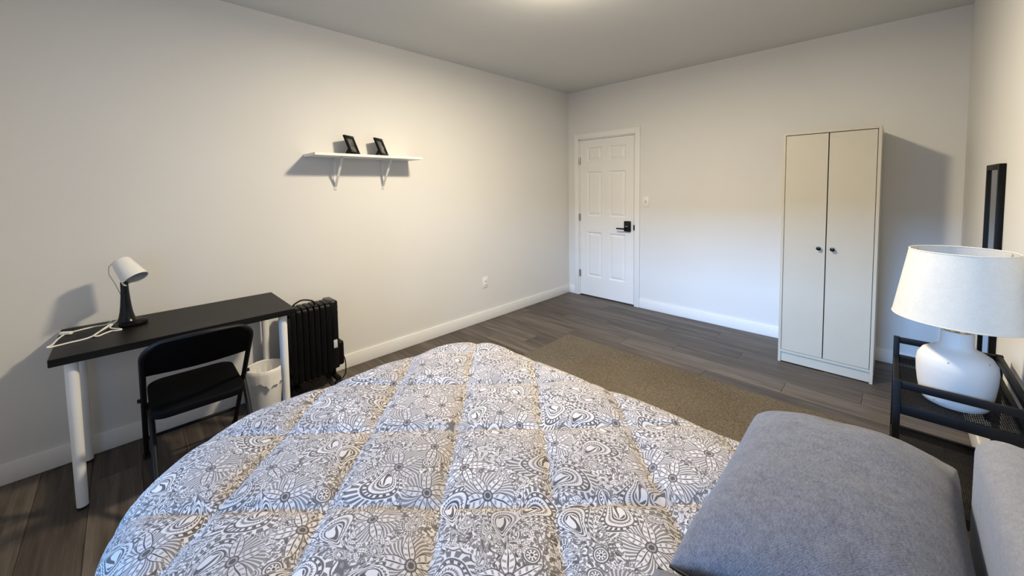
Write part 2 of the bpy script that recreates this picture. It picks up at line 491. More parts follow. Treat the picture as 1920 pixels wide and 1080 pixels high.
# baseboards
BH, BT = 0.108, 0.012
def base(name, a, b_, label):
    o = MB().bbox(a, b_, 0.004, 2).build(name, 'trim'); struct(o, label, 'baseboard')
base('baseboard_left', (0, YN, 0), (BT, 0, BH), 'white baseboard along the desk wall')
base('baseboard_back', (1.007, -BT, 0), (W, 0, BH), 'white baseboard between the door casing and the far right corner')
base('baseboard_corner', (BT, -BT, 0), (0.098, 0, BH), 'short piece of white baseboard left of the door in the corner')
base('baseboard_right', (W - BT, YN, 0), (W, -BT, BH), 'white baseboard along the headboard wall')
base('baseboard_front', (BT, YN, 0), (W - BT, YN + BT, BH), 'white baseboard under the window')

# door casing and jamb
cs = MB().bbox((DX1, -0.016, 0), (1.007, 0, 2.092), 0.003).bbox((0.1, -0.016, 0), (DX0, 0, 2.092), 0.003).bbox((DX0, -0.0155, DH), (DX1, 0, 2.092), 0.003)
cs.box((DX0 - 0.0, 0.0, 0), (DX0 + 0.012, T, DH)).box((DX1 - 0.012, 0.0, 0), (DX1, T, DH)).box((DX0, 0.0, DH - 0.012), (DX1, T, DH))
struct(cs.build('trim_1', 'trim'), 'white flat casing around the panel door', 'trim')
struct(MB().bbox((DX0 + 0.012, -0.004, 0), (DX1 - 0.012, 0.1, 0.006), 0.002).build('trim_2', 'subfloor'), 'dark threshold strip under the panel door', 'trim')

# six panel door
dr = bpy.data.objects.new('door_1', None); COL.objects.link(dr); dr.location = (DX0, 0, 0)
struct(dr, 'white six-panel door with a black keypad lock, shut', 'door')
d0, d1, dz0, dz1 = DX0 + 0.015, DX1 - 0.019, 0.014, DH - 0.016
yf = 0.006
px = [(0.285, 0.497), (0.603, 0.820)]; pz = [(1.735, 1.910), (1.045, 1.607), (0.262, 0.838)]
xs = sorted([d0, d1] + [v for p in px for v in p]); zs = sorted([dz0, dz1] + [v for p in pz for v in p])
sl = MB(); sl.box((d0, yf + 0.014, dz0), (d1, yf + 0.035, dz1))
for i in range(len(xs) - 1):
    for j in range(len(zs) - 1):
        mx_, mz = (xs[i] + xs[i + 1]) / 2, (zs[j] + zs[j + 1]) / 2
        if any(a < mx_ < b_ for a, b_ in px) and any(a < mz < b_ for a, b_ in pz): continue
        sl.box((xs[i], yf, zs[j]), (xs[i + 1], yf + 0.014, zs[j + 1]))
sl.build('door_slab', 'door', dr, 0)
for a, b_ in px:
    for c, d in pz:
        m_ = MB()
        # sloped moulding ring and raised field
        def ring(o, y): return [(a + o, y, c + o), (b_ - o, y, c + o), (b_ - o, y, d - o), (a + o, y, d - o)]
        lv = [ring(0, yf), ring(0.012, yf + 0.010), ring(0.020, yf + 0.010), ring(0.042, yf + 0.002), ring(0.044, yf + 0.002)]
        vs_ = [p for l in lv for p in l]; fs = []
        for k in range(4):
            for q in range(4): fs.append((k * 4 + q, k * 4 + (q + 1) % 4, k * 4 + 4 + (q + 1) % 4, k * 4 + 4 + q))
        fs.append((16, 17, 18, 19))
        m_.add(vs_, fs); m_.build('panel', 'door', dr, 0)
for z in (1.75, 1.022, 0.289):
    MB().tube([(DX0 + 0.011, -0.004, z - 0.045), (DX0 + 0.011, -0.004, z + 0.045)], 0.007, 10).box((DX0 + 0.009, -0.002, z - 0.045), (DX0 + 0.026, 0.006, z + 0.045)).build('hinge', 'hinge', dr)
lk = MB().bbox((0.815, -0.026, 0.880), (0.896, yf - 0.0005, 1.005), 0.008, 3).build('keypad_lock', 'black_gloss', dr); tag(lk, 'black keypad lock body')
MB().tube([(0.838, -0.024, 0.915), (0.838, -0.058, 0.915)], 0.011, 14).bbox((0.735, -0.066, 0.906), (0.846, -0.052, 0.924), 0.005).build('lever_handle', 'black_gloss', lk)
for i in range(2): MB().lathe([(0.0, 0.0), (0.004, 0.0), (0.004, 0.002), (0.0, 0.002)], n=10, mat=Matrix.Translation((0.842 + 0.018 * i, -0.0262, 0.943)) @ Matrix.Rotation(PI / 2, 4, 'X')).build('button', 'white_plastic', lk)
MB().bbox((DX1 - 0.014, -0.019, 0.903), (DX1 + 0.004, 0.012, 0.964), 0.002).build('latch_plate', 'black_metal', dr)

# window behind the camera
wn = bpy.data.objects.new('window_1', None); COL.objects.link(wn); wn.location = (WX0, YN, WZ0)
struct(wn, 'white sliding window behind the viewer', 'window')
fm = MB(); e = 0.045
for a, b_ in (((WX0, WZ0), (WX1, WZ0 + e)), ((WX0, WZ1 - e), (WX1, WZ1)), ((WX0, WZ0), (WX0 + e, WZ1)), ((WX1 - e, WZ0), (WX1, WZ1)), (((WX0 + WX1) / 2 - 0.025, WZ0), ((WX0 + WX1) / 2 + 0.025, WZ1))):
    fm.box((a[0], YN - 0.09, a[1]), (b_[0], YN - 0.04, b_[1]))
fm.build('window_frame', 'vinyl_frame', wn, 0)
MB().bbox((WX0 - 0.03, YN - 0.04, WZ0 - 0.02), (WX1 + 0.03, YN + 0.05, WZ0), 0.004).build('window_sill', 'trim', wn)
for a, b_ in ((WX0 + e, (WX0 + WX1) / 2 - 0.025), ((WX0 + WX1) / 2 + 0.025, WX1 - e)):
    MB().box((a, YN - 0.068, WZ0 + e), (b_, YN - 0.064, WZ1 - e)).build('pane', 'glass', wn, 0)

# outlet and switch
ot = thing('wall_outlet', (0, -1.508, 0.356), 'small white double socket plate low on the wall left of the door', 'outlet')
MB().bbox((0, -1.543, 0.356), (0.006, -1.473, 0.472), 0.003).build('cover_plate', 'white_plastic', ot)
for z in (0.394, 0.434):
    s_ = MB().bbox((0.005, -1.525, z - 0.014), (0.009, -1.491, z + 0.014), 0.003).build('socket', 'white_plastic', ot)
    for y in (-1.514, -1.502): MB().box((0.0088, y - 0.001, z - 0.006), (0.0093, y + 0.001, z + 0.006)).build('slot', 'dark_slot', s_, 0)
sw = thing('light_switch', (1.078, 0, 1.18), 'small white toggle switch plate on the wall right of the door casing', 'switch')
MB().bbox((1.043, -0.006, 1.18), (1.113, 0, 1.297), 0.003).build('cover_plate', 'white_plastic', sw)
MB().bbox((1.073, -0.016, 1.229), (1.083, -0.005, 1.252), 0.002).build('toggle', 'reflector', sw)

# ceiling lamp
LX, LY = 1.76, -2.45
cl = thing('ceiling_lamp', (LX, LY, H), 'round flush-mounted ceiling lamp, switched on, at the top edge', 'lamp')
MB().lathe([(0, 0), (0.15, 0), (0.155, -0.01), (0.155, -0.03), (0.145, -0.034), (0, -0.034)][::-1], (LX, LY, H), 48).build('lamp_base', 'white_metal', cl)
MB().lathe([(0.142, -0.034), (0.138, -0.046), (0.11, -0.060), (0.06, -0.068), (0.0, -0.070)], (LX, LY, H), 48).build('diffuser', 'diffuser', cl)
al = bpy.data.lights.new('ceiling_lamp_light', 'AREA'); al.shape = 'DISK'; al.size = 0.24; al.energy = 84; al.color = (1.0, 0.855, 0.625)
ao = bpy.data.objects.new('ceiling_lamp_light', al); COL.objects.link(ao); ao.location = (LX, LY, H - 0.078)
gl_ = bpy.data.lights.new('ceiling_lamp_glow', 'POINT'); gl_.shadow_soft_size = 0.06; gl_.energy = 17; gl_.color = al.color
go_ = bpy.data.objects.new('ceiling_lamp_glow', gl_); COL.objects.link(go_); go_.location = (LX, LY, H - 0.17)

# ------------------------------------------------------------------ rug
def make_rug():
    x0, x1, y0, y1 = 0.89, 3.065, -2.745, -1.222
    nx, ny = 110, 78; rr = random.Random(3)
    v, f = [], []
    for i in range(nx + 1):
        for j in range(ny + 1):
            u, w = i / nx, j / ny
            ex = min(u, 1 - u) * 2.17; ey = min(w, 1 - w) * 1.52; e_ = min(ex, ey)
            z = 0.011 * min(1, (e_ / 0.012 + 0.25)) + 0.0018 * math.sin(u * 21 + w * 5) * math.sin(w * 13 + 2) + rr.uniform(-0.0006, 0.0006)
            fold = math.exp(-((u * 2.17 - 0.19) / 0.012) ** 2) * 0.004
            wob = 0.006 * math.sin(u * 60) * (w > 0.99) + 0.004 * math.sin(u * 23)
            v.append((x0 + (x1 - x0) * u + 0.004 * math.sin(w * 18), y0 + (y1 - y0) * w + wob * (1 if w > 0.97 else 0), max(0.003, z + fold)))
    for i in range(nx):
        for j in range(ny):
            a = i * (ny + 1) + j; f.append((a, a + ny + 1, a + ny + 2, a + 1))
    # underside and rim
    o = len(v); per = [i * (ny + 1) for i in range(nx + 1)] + [nx * (ny + 1) + j for j in range(1, ny + 1)] + [i * (ny + 1) + ny for i in range(nx - 1, -1, -1)] + [j for j in range(ny - 1, 0, -1)]
    v += [(v[k][0], v[k][1], 0.0) for k in per]; n = len(per)
    for k in range(n): f.append((per[k], o + k, o + (k + 1) % n, per[(k + 1) % n]))
    f.append(tuple(o + k for k in range(n)))
    return MB().add(v, f)
tag(make_rug().build('area_rug', 'rug', ang=60), 'taupe woven rug on the floor beside the bed', 'rug')

# ------------------------------------------------------------------ desk
DZ = 0.722
dk = thing('desk', (0.28, -3.967, 0), 'black-topped desk with white tubular legs against the left wall', 'desk')
MB().bbox((0.014, -4.447, DZ - 0.034), (0.545, -3.49, DZ), 0.0015, 1).build('tabletop', 'desk', dk)
for x, y in ((0.495, -4.385), (0.495, -3.548), (0.065, -4.385), (0.065, -3.548)):
    lg = MB().tube([(x, y, 0.012), (x, y, DZ - 0.036)], [0.0195, 0.0225], 24).lathe([(0, DZ - 0.038), (0.036, DZ - 0.038), (0.036, DZ - 0.0345), (0, DZ - 0.0345)], (x, y, 0), 24).build('leg', 'white_metal', dk)
    MB().lathe([(0, 0), (0.017, 0), (0.019, 0.004), (0.019, 0.014), (0, 0.014)], (x, y, 0), 20).build('foot', 'rubber', lg)

# desk lamp
LB = Vector((0.19, -4.185, DZ))
dl = thing('desk_lamp', LB, 'small desk lamp with white cone shade and black flared stem', 'lamp')
def lp(a, b_, c): return (LB.x + a, LB.y + b_, LB.z + c)
bs = MB().lathe([(0, 0.0), (0.054, 0.0), (0.058, 0.004), (0.059, 0.012), (0.055, 0.020), (0.042, 0.026), (0.0, 0.026)], n=40)
bs.v = [(x * 0.9, y * 1.0 + 0.006, z) for x, y, z in bs.v]
bs.xf(Matrix.Translation(LB)).build('lamp_base', 'black_matt', dl)
prof = [(0.044, 0.024), (0.036, 0.034), (0.031, 0.05), (0.026, 0.075), (0.022, 0.11), (0.019, 0.15), (0.0165, 0.19), (0.016, 0.235), (0.0, 0.237)]
st = MB().lathe(prof, n=28); st.v = [(x * 0.85, y - 0.018 + 0.0 * z, z) for x, y, z in st.v]
st.xf(Matrix.Translation(LB)).build('stem', 'black_gloss', dl)
ax = Vector((0.50, 0.41, -0.75)).normalized()
A0 = Vector(lp(-0.030, -0.027, 0.346))
rotm = Matrix.Translation(A0) @ ax.to_track_quat('Z', 'Y').to_matrix().to_4x4()
sh = MB().lathe([(0.0, 0.0), (0.028, 0.0), (0.036, 0.003), (0.040, 0.010), (0.047, 0.06), (0.056, 0.128), (0.054, 0.128), (0.045, 0.06), (0.036, 0.014), (0.0, 0.012)], n=40, mat=rotm).build('lamp_shade', 'white_metal', dl)
MB().lathe([(0.0, 0.098), (0.012, 0.096), (0.022, 0.086), (0.026, 0.072), (0.022, 0.054), (0.014, 0.04), (0.013, 0.016), (0.0, 0.016)], n=24, mat=rotm).build('bulb', 'bulb', sh)
MB().lathe([(0.0535, 0.126), (0.0445, 0.06), (0.0355, 0.0155)], n=40, mat=rotm).build('reflector', 'reflector', sh)
c0 = A0 + ax * 0.01
MB().tube([c0 + Vector((-0.01, -0.025, 0.01)), c0 + Vector((-0.014, -0.048, -0.02)), c0 + Vector((-0.012, -0.05, -0.06)), c0 + Vector((0.0, -0.03, -0.11)), Vector(lp(0.0, -0.034, 0.17))], 0.0018, 8).build('lamp_wire', 'reflector', dl)

# cable on the desk
def smooth(pts, n=10):
    P = [Vector(p) for p in pts]; out = []
    for i in range(len(P) - 1):
        p0, p1, p2, p3 = P[max(i - 1, 0)], P[i], P[i + 1], P[min(i + 2, len(P) - 1)]
        for k in range(n):
            t_ = k / n
            out.append(0.5 * ((2 * p1) + (p2 - p0) * t_ + (2 * p0 - 5 * p1 + 4 * p2 - p3) * t_ ** 2 + (3 * p1 - p0 - 3 * p2 + p3) * t_ ** 3))
    return out + [P[-1]]
zc = DZ + 0.0035
pc = thing('power_cord', (0.2, -4.33, DZ), 'white power cord with inline switch looped on the desk beside the lamp', 'cord')
pts = [(0.13, -4.262, zc + 0.02), (0.105, -4.285, zc), (0.10, -4.33, zc), (0.125, -4.395, zc), (0.15, -4.425, zc), (0.22, -4.442, zc), (0.31, -4.452, zc + 0.001), (0.352, -4.463, zc + 0.004), (0.345, -4.449, zc), (0.33, -4.40, zc), (0.315, -4.345, zc), (0.285, -4.315, zc + 0.004), (0.22, -4.285, zc + 0.012),
       (0.165, -4.255, zc + 0.018), (0.155, -4.225, zc + 0.03), (0.20, -4.205 - 0.062, zc + 0.006), (0.262, -4.225, zc), (0.27, -4.245, zc), (0.262, -4.262, zc), (0.285, -4.285, zc), (0.31, -4.305, zc), (0.30, -4.32, zc + 0.004), (0.26, -4.30, zc + 0.009), (0.2, -4.275, zc + 0.01), (0.15, -4.27, zc + 0.008), (0.12, -4.25, zc + 0.004)]
MB().tube(smooth(pts, 8), 0.0036, 8).build('cord', 'cable', pc)
b1 = MB().bbox((-0.010, -0.026, 0), (0.010, 0.026, 0.016), 0.006, 3).xf(Matrix.Translation((0.150, -4.420, DZ + 0.0005)) @ Matrix.Rotation(math.radians(-38), 4, 'Z')).build('inline_switch', 'cable', pc)
MB().bbox((0.104, -4.279, DZ + 0.001), (0.116, -4.257, DZ + 0.007), 0.002).build('plug', 'cable', pc)

# ------------------------------------------------------------------ folding chair
CY0, CY1 = -4.165, -3.775
cm = (CY0 + CY1) / 2
ch = thing('folding_chair', (0.6, cm, 0), 'black metal folding chair with its back to the bed, pulled up to the desk', 'chair')
TOP = Vector((0.905, 0, 0.795)); FF = Vector((0.262, 0, 0.012))
def on_back(tz): # point on main frame line at height z
    k = (tz - FF.z) / (TOP.z - FF.z); return FF.x + (TOP.x - FF.x) * k
rt_ = 0.0115
# upper hoop: inverted U holding the backrest, running down to the front feet
def hoop():
    pts = []
    r = 0.075; zt = 0.795
    pts.append((FF.x, CY0, 0.014)); pts.append((on_back(0.44), CY0, 0.44)); pts.append((on_back(zt - r), CY0, zt - r))
    for k in range(1, 6):
        a = PI / 2 * k / 6; z = zt - r + r * math.sin(a); y = CY0 + r - r * math.cos(a); pts.append((on_back(z), y, z))
    for k in range(1, 8):
        u = k / 8; z = zt + 0.012 * math.sin(PI * u); pts.append((on_back(z) + 0.02 * math.sin(PI * u), CY0 + r + (CY1 - CY0 - 2 * r) * u, z))
    for k in range(5, 0, -1):
        a = PI / 2 * k / 6; z = zt - r + r * math.sin(a); y = CY1 - r + r * math.cos(a); pts.append((on_back(z), y, z))
    pts.append((on_back(zt - r), CY1, zt - r)); pts.append((on_back(0.44), CY1, 0.44)); pts.append((FF.x, CY1, 0.014))
    return pts
MB().tube(hoop(), rt_, 12).build('back_frame', 'black_metal', ch)
# curved backrest sheet
def sheet():
    v, f = [], []; n, m_ = 24, 12
    for side in (0, 1):
        for i in range(n + 1):
            for j in range(m_ + 1):
                u, w = i / n, j / m_
                y = CY0 + 0.006 + (CY1 - CY0 - 0.012) * u
                ed = min(u, 1 - u) * (CY1 - CY0)
                top = 0.795 + 0.010 * math.sin(PI * u) - (0.075 - math.sqrt(max(0, 0.075 ** 2 - max(0, 0.075 - ed) ** 2)))
                z = 0.622 + (top - 0.622) * w
                x = on_back(z) + 0.028 * math.sin(PI * u) + 0.004 * math.sin(PI * w) + (0.006 if side else -0.004)
                v.append((x, y, z))
    k = (n + 1) * (m_ + 1)
    for i in range(n):
        for j in range(m_):
            a = i * (m_ + 1) + j
            f += [(a, a + 1, a + m_ + 2, a + m_ + 1), (k + a, k + a + m_ + 1, k + a + m_ + 2, k + a + 1)]
    rim = [i * (m_ + 1) for i in range(n + 1)] + [n * (m_ + 1) + j for j in range(1, m_ + 1)] + [i * (m_ + 1) + m_ for i in range(n - 1, -1, -1)] + [j for j in range(m_ - 1, 0, -1)]
    for q in range(len(rim)): a, b_ = rim[q], rim[(q + 1) % len(rim)]; f.append((a, b_, k + b_, k + a))
    return MB().add(v, f)
sheet().build('backrest', 'black_vinyl', ch, 40)
# seat pan with rounded corners, tipping slightly to the back
def rrect(x0, x1, y0, y1, r, n=6):
    o = []
    for cx, cy, a0 in ((x1 - r, y1 - r, 0), (x0 + r, y1 - r, 90), (x0 + r, y0 + r, 180), (x1 - r, y0 + r, 270)):
        for k in range(n + 1): a = math.radians(a0 + 90 * k / n); o.append((cx + r * math.cos(a), cy + r * math.sin(a)))
    return o
def cushion(x0, x1, y0, y1, r, z0, z1, tilt, edge=0.012):
    P = rrect(x0, x1, y0, y1, r); n = len(P); cx, cy = (x0 + x1) / 2, (y0 + y1) / 2
    lv = [(0.94, z0), (1.0, z0 + 0.006), (1.0, z1 - edge), (0.985, z1 - edge * 0.35), (0.95, z1), (0.5, z1 + 0.003), (0.0, z1 + 0.004)]
    v, f = [], []
    for s_, z in lv:
        for x, y in P: v.append((cx + (x - cx) * s_, cy + (y - cy) * s_, z - (cx + (x - cx) * s_ - cx) * tilt))
    for i in range(len(lv) - 1):
        for k in range(n): f.append((i * n + k, i * n + (k + 1) % n, (i + 1) * n + (k + 1) % n, (i + 1) * n + k))
    f.append(tuple(range(n))[::-1])
    return MB().add(v, f)
cushion(0.385, 0.775, CY0 + 0.016, CY1 - 0.016, 0.06, 0.414, 0.454, 0.05).build('seat', 'black_vinyl', ch, 50)
for s_, y in ((1, CY0 + 0.022), (-1, CY1 + 0.003)):
    rl = MB().tube([(0.575, y, 0.425), (0.65, y, 0.33), (0.905, y, 0.014)], rt_, 12).build('leg', 'black_metal', ch)
    MB().lathe([(0, 0), (0.015, 0), (0.016, 0.004), (0.0145, 0.03), (0, 0.03)], (0.907, y, 0), 16).build('rubber_foot', 'rubber', rl)
for y in (CY0, CY1):
    MB().lathe([(0, 0), (0.015, 0), (0.016, 0.004), (0.0145, 0.03), (0, 0.03)], (FF.x, y, 0), 16).build('rubber_foot', 'rubber', ch)
    d_ = -1 if y == CY0 else 1
    MB().tube([(on_back(0.47), y + d_ * 0.004, 0.47), (on_back(0.47), y + d_ * 0.022, 0.47)], 0.009, 12).build('pivot_bolt', 'black_metal', ch)
for z, y0, y1, xx in ((0.17, CY0, CY1, on_back(0.17)), (0.16, CY0 + 0.022, CY1, 0.787)):
    MB().tube([(xx, y0, z), (xx, y1, z)], 0.008, 10).build('crossbar', 'black_metal', ch)

# ------------------------------------------------------------------ waste bin
BC = (0.187, -3.588)
wbn = thing('waste_bin', (*BC, 0), 'white plastic waste bin with a bag liner under the desk', 'bin')
MB().lathe([(0, 0.0), (0.076, 0.0), (0.080, 0.004), (0.101, 0.272), (0.106, 0.274), (0.106, 0.281), (0.099, 0.281), (0.077, 0.008), (0, 0.008)], (*BC, 0), 48).build('bin_body', 'bin', wbn)
def liner():
    rr = random.Random(5); n = 72; v, f = [], []
    ph = [rr.uniform(0, 6) for _ in range(6)]
    def wv(a): return sum(math.sin(a * k + p) for k, p in zip((3, 5, 7, 11, 16, 23), ph)) / 6
    lv = [(0.060, 0.05, 0.004), (0.088, 0.16, 0.004), (0.0985, 0.275, 0.0015), (0.1035, 0.2865, 0.0015), (0.1085, 0.282, 0.0012), (0.1105, 0.262, 0.002), (0.1105, 0.235, 0.003), (0.109, 0.205, 0.004)]
    for i, (r, z, am) in enumerate(lv):
        for k in range(n):
            a = 2 * PI * k / n; w = wv(a)
            zz = z + (w * 0.03 - 0.02 * math.cos(a - 0.6) if i == len(lv) - 1 else (w * 0.012 if i == len(lv) - 2 else w * 0.003 * (i > 1)))
            v.append((BC[0] + (r + abs(w) * am) * math.cos(a), BC[1] + (r + abs(w) * am) * math.sin(a), zz))
    for i in range(len(lv) - 1):
        for k in range(n): f.append((i * n + k, i * n + (k + 1) % n, (i + 1) * n + (k + 1) % n, (i + 1) * n + k))
    return MB().add(v, f)
liner().build('bag_liner', 'liner', wbn, 60)

# ------------------------------------------------------------------ oil radiator
HX0, HX1 = 0.075, 0.245; hx = (HX0 + HX1) / 2
ht = thing('oil_radiator', (hx, -3.28, 0), 'black oil-filled column radiator on castors between desk and wall', 'heater')
def fin_poly():
    o = []
    for cx, cz, a0 in ((HX1 - 0.035, 0.585, 0), (HX0 + 0.035, 0.585, 90), (HX0 + 0.03, 0.13, 180), (HX1 - 0.03, 0.13, 270)):
        r = 0.035 if cz > 0.3 else 0.03
        for k in range(6): a = math.radians(a0 + 90 * k / 5); o.append((cx + r * math.cos(a), cz + r * math.sin(a)))
    return o
fp = fin_poly()
for k in range(7):
    y = -3.425 + 0.038 * k
    fn = MB()
    cx, cz = hx, 0.36; n = len(fp); lv = [(0.80, -0.006), (0.97, -0.0165), (1.0, -0.012), (1.0, 0.012), (0.97, 0.0165), (0.80, 0.006)]
    v = [(cx + (x - cx) * s_, y + dy, cz + (z - cz) * s_) for s_, dy in lv for x, z in fp]; f = []
    for i in range(5):
        for q in range(n): f.append((i * n + q, i * n + (q + 1) % n, (i + 1) * n + (q + 1) % n, (i + 1) * n + q))
    f += [tuple(range(n)), tuple(5 * n + q for q in range(n))[::-1]]
    fn.add(v, f).build('fin', 'black_matt', ht, 40)
for z in (0.14, 0.57): MB().tube([(hx, -3.44, z), (hx, -3.18, z)], 0.018, 12).build('manifold', 'black_matt', ht)
cb_ = MB().bbox((HX0 + 0.006, -3.185, 0.13), (HX1 - 0.006, -3.128, 0.628), 0.012, 3).build('control_box', 'black_gloss', ht)
for z in (0.56, 0.52):
    MB().tube([(hx, -3.13, z), (hx, -3.108, z)], 0.019, 18).build('knob', 'black_gloss', cb_)
MB().bbox((HX1 - 0.007, -3.168, 0.285), (HX1 - 0.0045, -3.142, 0.345), 0.001).build('sticker', 'sticker', cb_)
MB().bbox((hx - 0.05, -3.13, 0.13), (hx + 0.05, -3.082, 0.31), 0.018, 3).build('cord_holder', 'black_matt', ht)
MB().tube(smooth([(hx + 0.02, -3.084, 0.2), (hx + 0.03, -3.072, 0.14), (hx + 0.04, -3.078, 0.06), (hx + 0.03, -3.1, 0.02)], 6), 0.004, 8).build('power_lead', 'black_matt', ht)
MB().tube(smooth([(hx + 0.03, -3.42, 0.60), (hx + 0.04, -3.41, 0.645), (hx + 0.02, -3.345, 0.665), (hx + 0.03, -3.28, 0.645), (hx + 0.03, -3.27, 0.60)], 6), 0.006, 8).build('carry_handle', 'black_gloss', ht)
for y in (-3.40, -3.15):
    ax_ = MB().bbox((HX0 - 0.02, y - 0.018, 0.05), (HX1 + 0.02, y + 0.018, 0.072), 0.006).box((hx - 0.02, y - 0.012, 0.07), (hx + 0.02, y + 0.012, 0.14)).build('wheel_bracket', 'black_matt', ht)
    for x in (HX0 - 0.008, HX1 + 0.008):
        MB().tube([(x - 0.012, y, 0.026), (x + 0.012, y, 0.026)], 0.026, 20).build('castor', 'rubber', ax_)
        MB().box((x - 0.004, y - 0.006, 0.026), (x + 0.004, y + 0.006, 0.055)).build('castor_fork', 'black_matt', ax_)

# ------------------------------------------------------------------ wall shelf and frames
SZ = 1.690
ws = thing('wall_shelf', (0, -2.81, SZ - 0.26), 'white wall shelf on two white brackets holding two small frames', 'shelf')
MB().bbox((0.0015, -3.240, SZ - 0.019), (0.240, -2.385, SZ), 0.0015, 1).build('shelf_board', 'white_metal', ws)
for y in (-3.022, -2.630):
    b_ = MB().bbox((0.0, y - 0.012, 1.425), (0.005, y + 0.012, SZ - 0.020), 0.002).bbox((0.0, y - 0.012, SZ - 0.025), (0.190, y + 0.012, SZ - 0.0195), 0.002)
    p0, p1 = Vector((0.006, y, 1.452)), Vector((0.158, y, SZ - 0.026))
    dv = (p1 - p0); ang = math.atan2(dv.x, dv.z)
    b_.add([], [])
    st_ = MB().bbox((-0.003, -0.009, 0), (0.003, 0.009, dv.length), 0.001).xf(Matrix.Translation(p0) @ Matrix.Rotation(ang, 4, 'Y'))
    b_.add(st_.v, st_.f)
    br = b_.build('bracket', 'white_metal', ws)
    for z in (1.436, 1.648): MB().lathe([(0, 0.0), (0.0045, 0.0), (0.004, 0.002), (0, 0.0025)], n=10, mat=Matrix.Translation((0.005, y, z)) @ Matrix.Rotation(PI / 2, 4, 'Y')).build('screw', 'hinge', br)

def frame_thing(x, y, label, az):
    t_ = thing('picture_frame', (x, y, SZ), label, 'picture frame', 'small black frames on the wall shelf')
    w2, h, bw, th = 0.060, 0.162, 0.026, 0.013
    mt = Matrix.Translation((x, y, SZ + 0.0035)) @ Matrix.Rotation(az, 4, 'Z') @ Matrix.Rotation(math.radians(-22), 4, 'Y')
    # local: +x is the face normal, y width, z height
    fr = MB()
    fr.bbox((-th, -w2, 0), (0, w2, bw), 0.002).bbox((-th, -w2, h - bw), (0, w2, h), 0.002).bbox((-th, -w2, bw - 0.001), (0, -w2 + bw, h - bw + 0.001), 0.002).bbox((-th, w2 - bw, bw - 0.001), (0, w2, h - bw + 0.001), 0.002)
    fr.box((-th + 0.001, -w2 + 0.004, 0.004), (-th + 0.004, w2 - 0.004, h - 0.004))
    fr.xf(mt).build('frame', 'black_matt', t_)
    MB().box((-0.008, -w2 + bw - 0.002, bw - 0.002), (-0.005, w2 - bw + 0.002, h - bw + 0.002)).xf(mt).build('photo', 'photo', t_, 0)
    top = mt @ Vector((-th - 0.001, 0, h * 0.55))
    dirn = Matrix.Rotation(az, 3, 'Z') @ Vector((1, 0, 0))
    foot = Vector((top.x - dirn.x * 0.035, top.y - dirn.y * 0.035, SZ + 0.0005))
    sd = Matrix.Rotation(az, 3, 'Z') @ Vector((0, 1, 0))
    q = [top - sd * 0.012, top + sd * 0.012, foot + sd * 0.024, foot - sd * 0.024]
    q2 = [p - dirn * 0.003 for p in q]
    MB().add(q + q2, [(0, 1, 2, 3), (7, 6, 5, 4), (0, 4, 5, 1), (1, 5, 6, 2), (2, 6, 7, 3), (3, 7, 4, 0)]).build('easel_back', 'black_matt', t_, 0)
frame_thing(0.135, -2.905, 'black picture frame standing over the shelf bracket nearer the desk', math.radians(33))
frame_thing(0.125, -2.660, 'black picture frame standing over the shelf bracket nearer the door', math.radians(33))

# ------------------------------------------------------------------ wardrobe
X0, X1, Y0, Y1, WH = 2.4543, 3.0121, -0.5378, -0.018, 1.8117
wd = thing('wardrobe', ((X0 + X1) / 2, (Y0 + Y1) / 2, 0), 'tall greige two-door wardrobe with small black knobs on the door wall', 'wardrobe')
PT = 0.018
for a, b_ in ((X0, X0 + PT), (X1 - PT, X1)):
    MB().bbox((a, Y0, 0), (b_, Y1, WH), 0.001, 1).build('side_panel', 'ward', wd)
MB().bbox((X0 + PT, Y0, WH - PT), (X1 - PT, Y1, WH), 0.001, 1).build('top_panel', 'ward', wd)
MB().bbox((X0 + PT, Y0, 0.082), (X1 - PT, Y1, 0.082 + PT), 0.001, 1).build('bottom_panel', 'ward', wd)
MB().bbox((X0 + PT, Y0 + 0.010, 0.006), (X1 - PT, Y0 + 0.026, 0.083), 0.001, 1).build('plinth', 'ward', wd)
MB().box((X0 + PT, Y1 - 0.005, 0.1), (X1 - PT, Y1 - 0.001, WH - PT)).build('back_panel', 'ward', wd, 0)
xm = 2.7325; gp = 0.003
for a, b_, kx in ((X0 + PT + gp, xm - 0.003, 2.692), (xm + 0.003, X1 - PT - gp, 2.772)):
    d_ = MB().bbox((a, Y0 + 0.001, 0.082 + PT + 0.003), (b_, Y0 + 0.017, WH - PT - 0.005), 0.001, 1).build('cabinet_door', 'ward', wd)
    MB().lathe([(0, 0), (0.007, 0.0), (0.006, 0.012), (0.013, 0.017), (0.0145, 0.023), (0.012, 0.028), (0, 0.030)], n=20, mat=Matrix.Translation((kx, Y0 + 0.001, 0.937)) @ Matrix.Rotation(PI / 2, 4, 'X')).build('knob', 'black_gloss', d_)

# ------------------------------------------------------------------ mirror
mr = thing('wall_mirror', (W, -1.27, 0.3), 'tall black-framed mirror on the right wall behind the table lamp', 'mirror')
mf = MB(); my0, my1, mz0, mz1, mb_ = -1.432, -1.105, 0.32, 1.502, 0.026
mf.bbox((W - 0.022, my0, mz0), (W - 0.001, my0 + mb_, mz1), 0.002).bbox((W - 0.022, my1 - mb_, mz0), (W - 0.001, my1, mz1), 0.002)
mf.bbox((W - 0.022, my0 + mb_, mz0), (W - 0.001, my1 - mb_, mz0 + mb_), 0.002).bbox((W - 0.022, my0 + mb_, mz1 - mb_), (W - 0.001, my1 - mb_, mz1), 0.002)
mf.build('frame', 'black_matt', mr)
MB().box((W - 0.014, my0 + mb_, mz0 + mb_), (W - 0.010, my1 - mb_, mz1 - mb_)).build('mirror_glass', 'mirror', mr, 0)

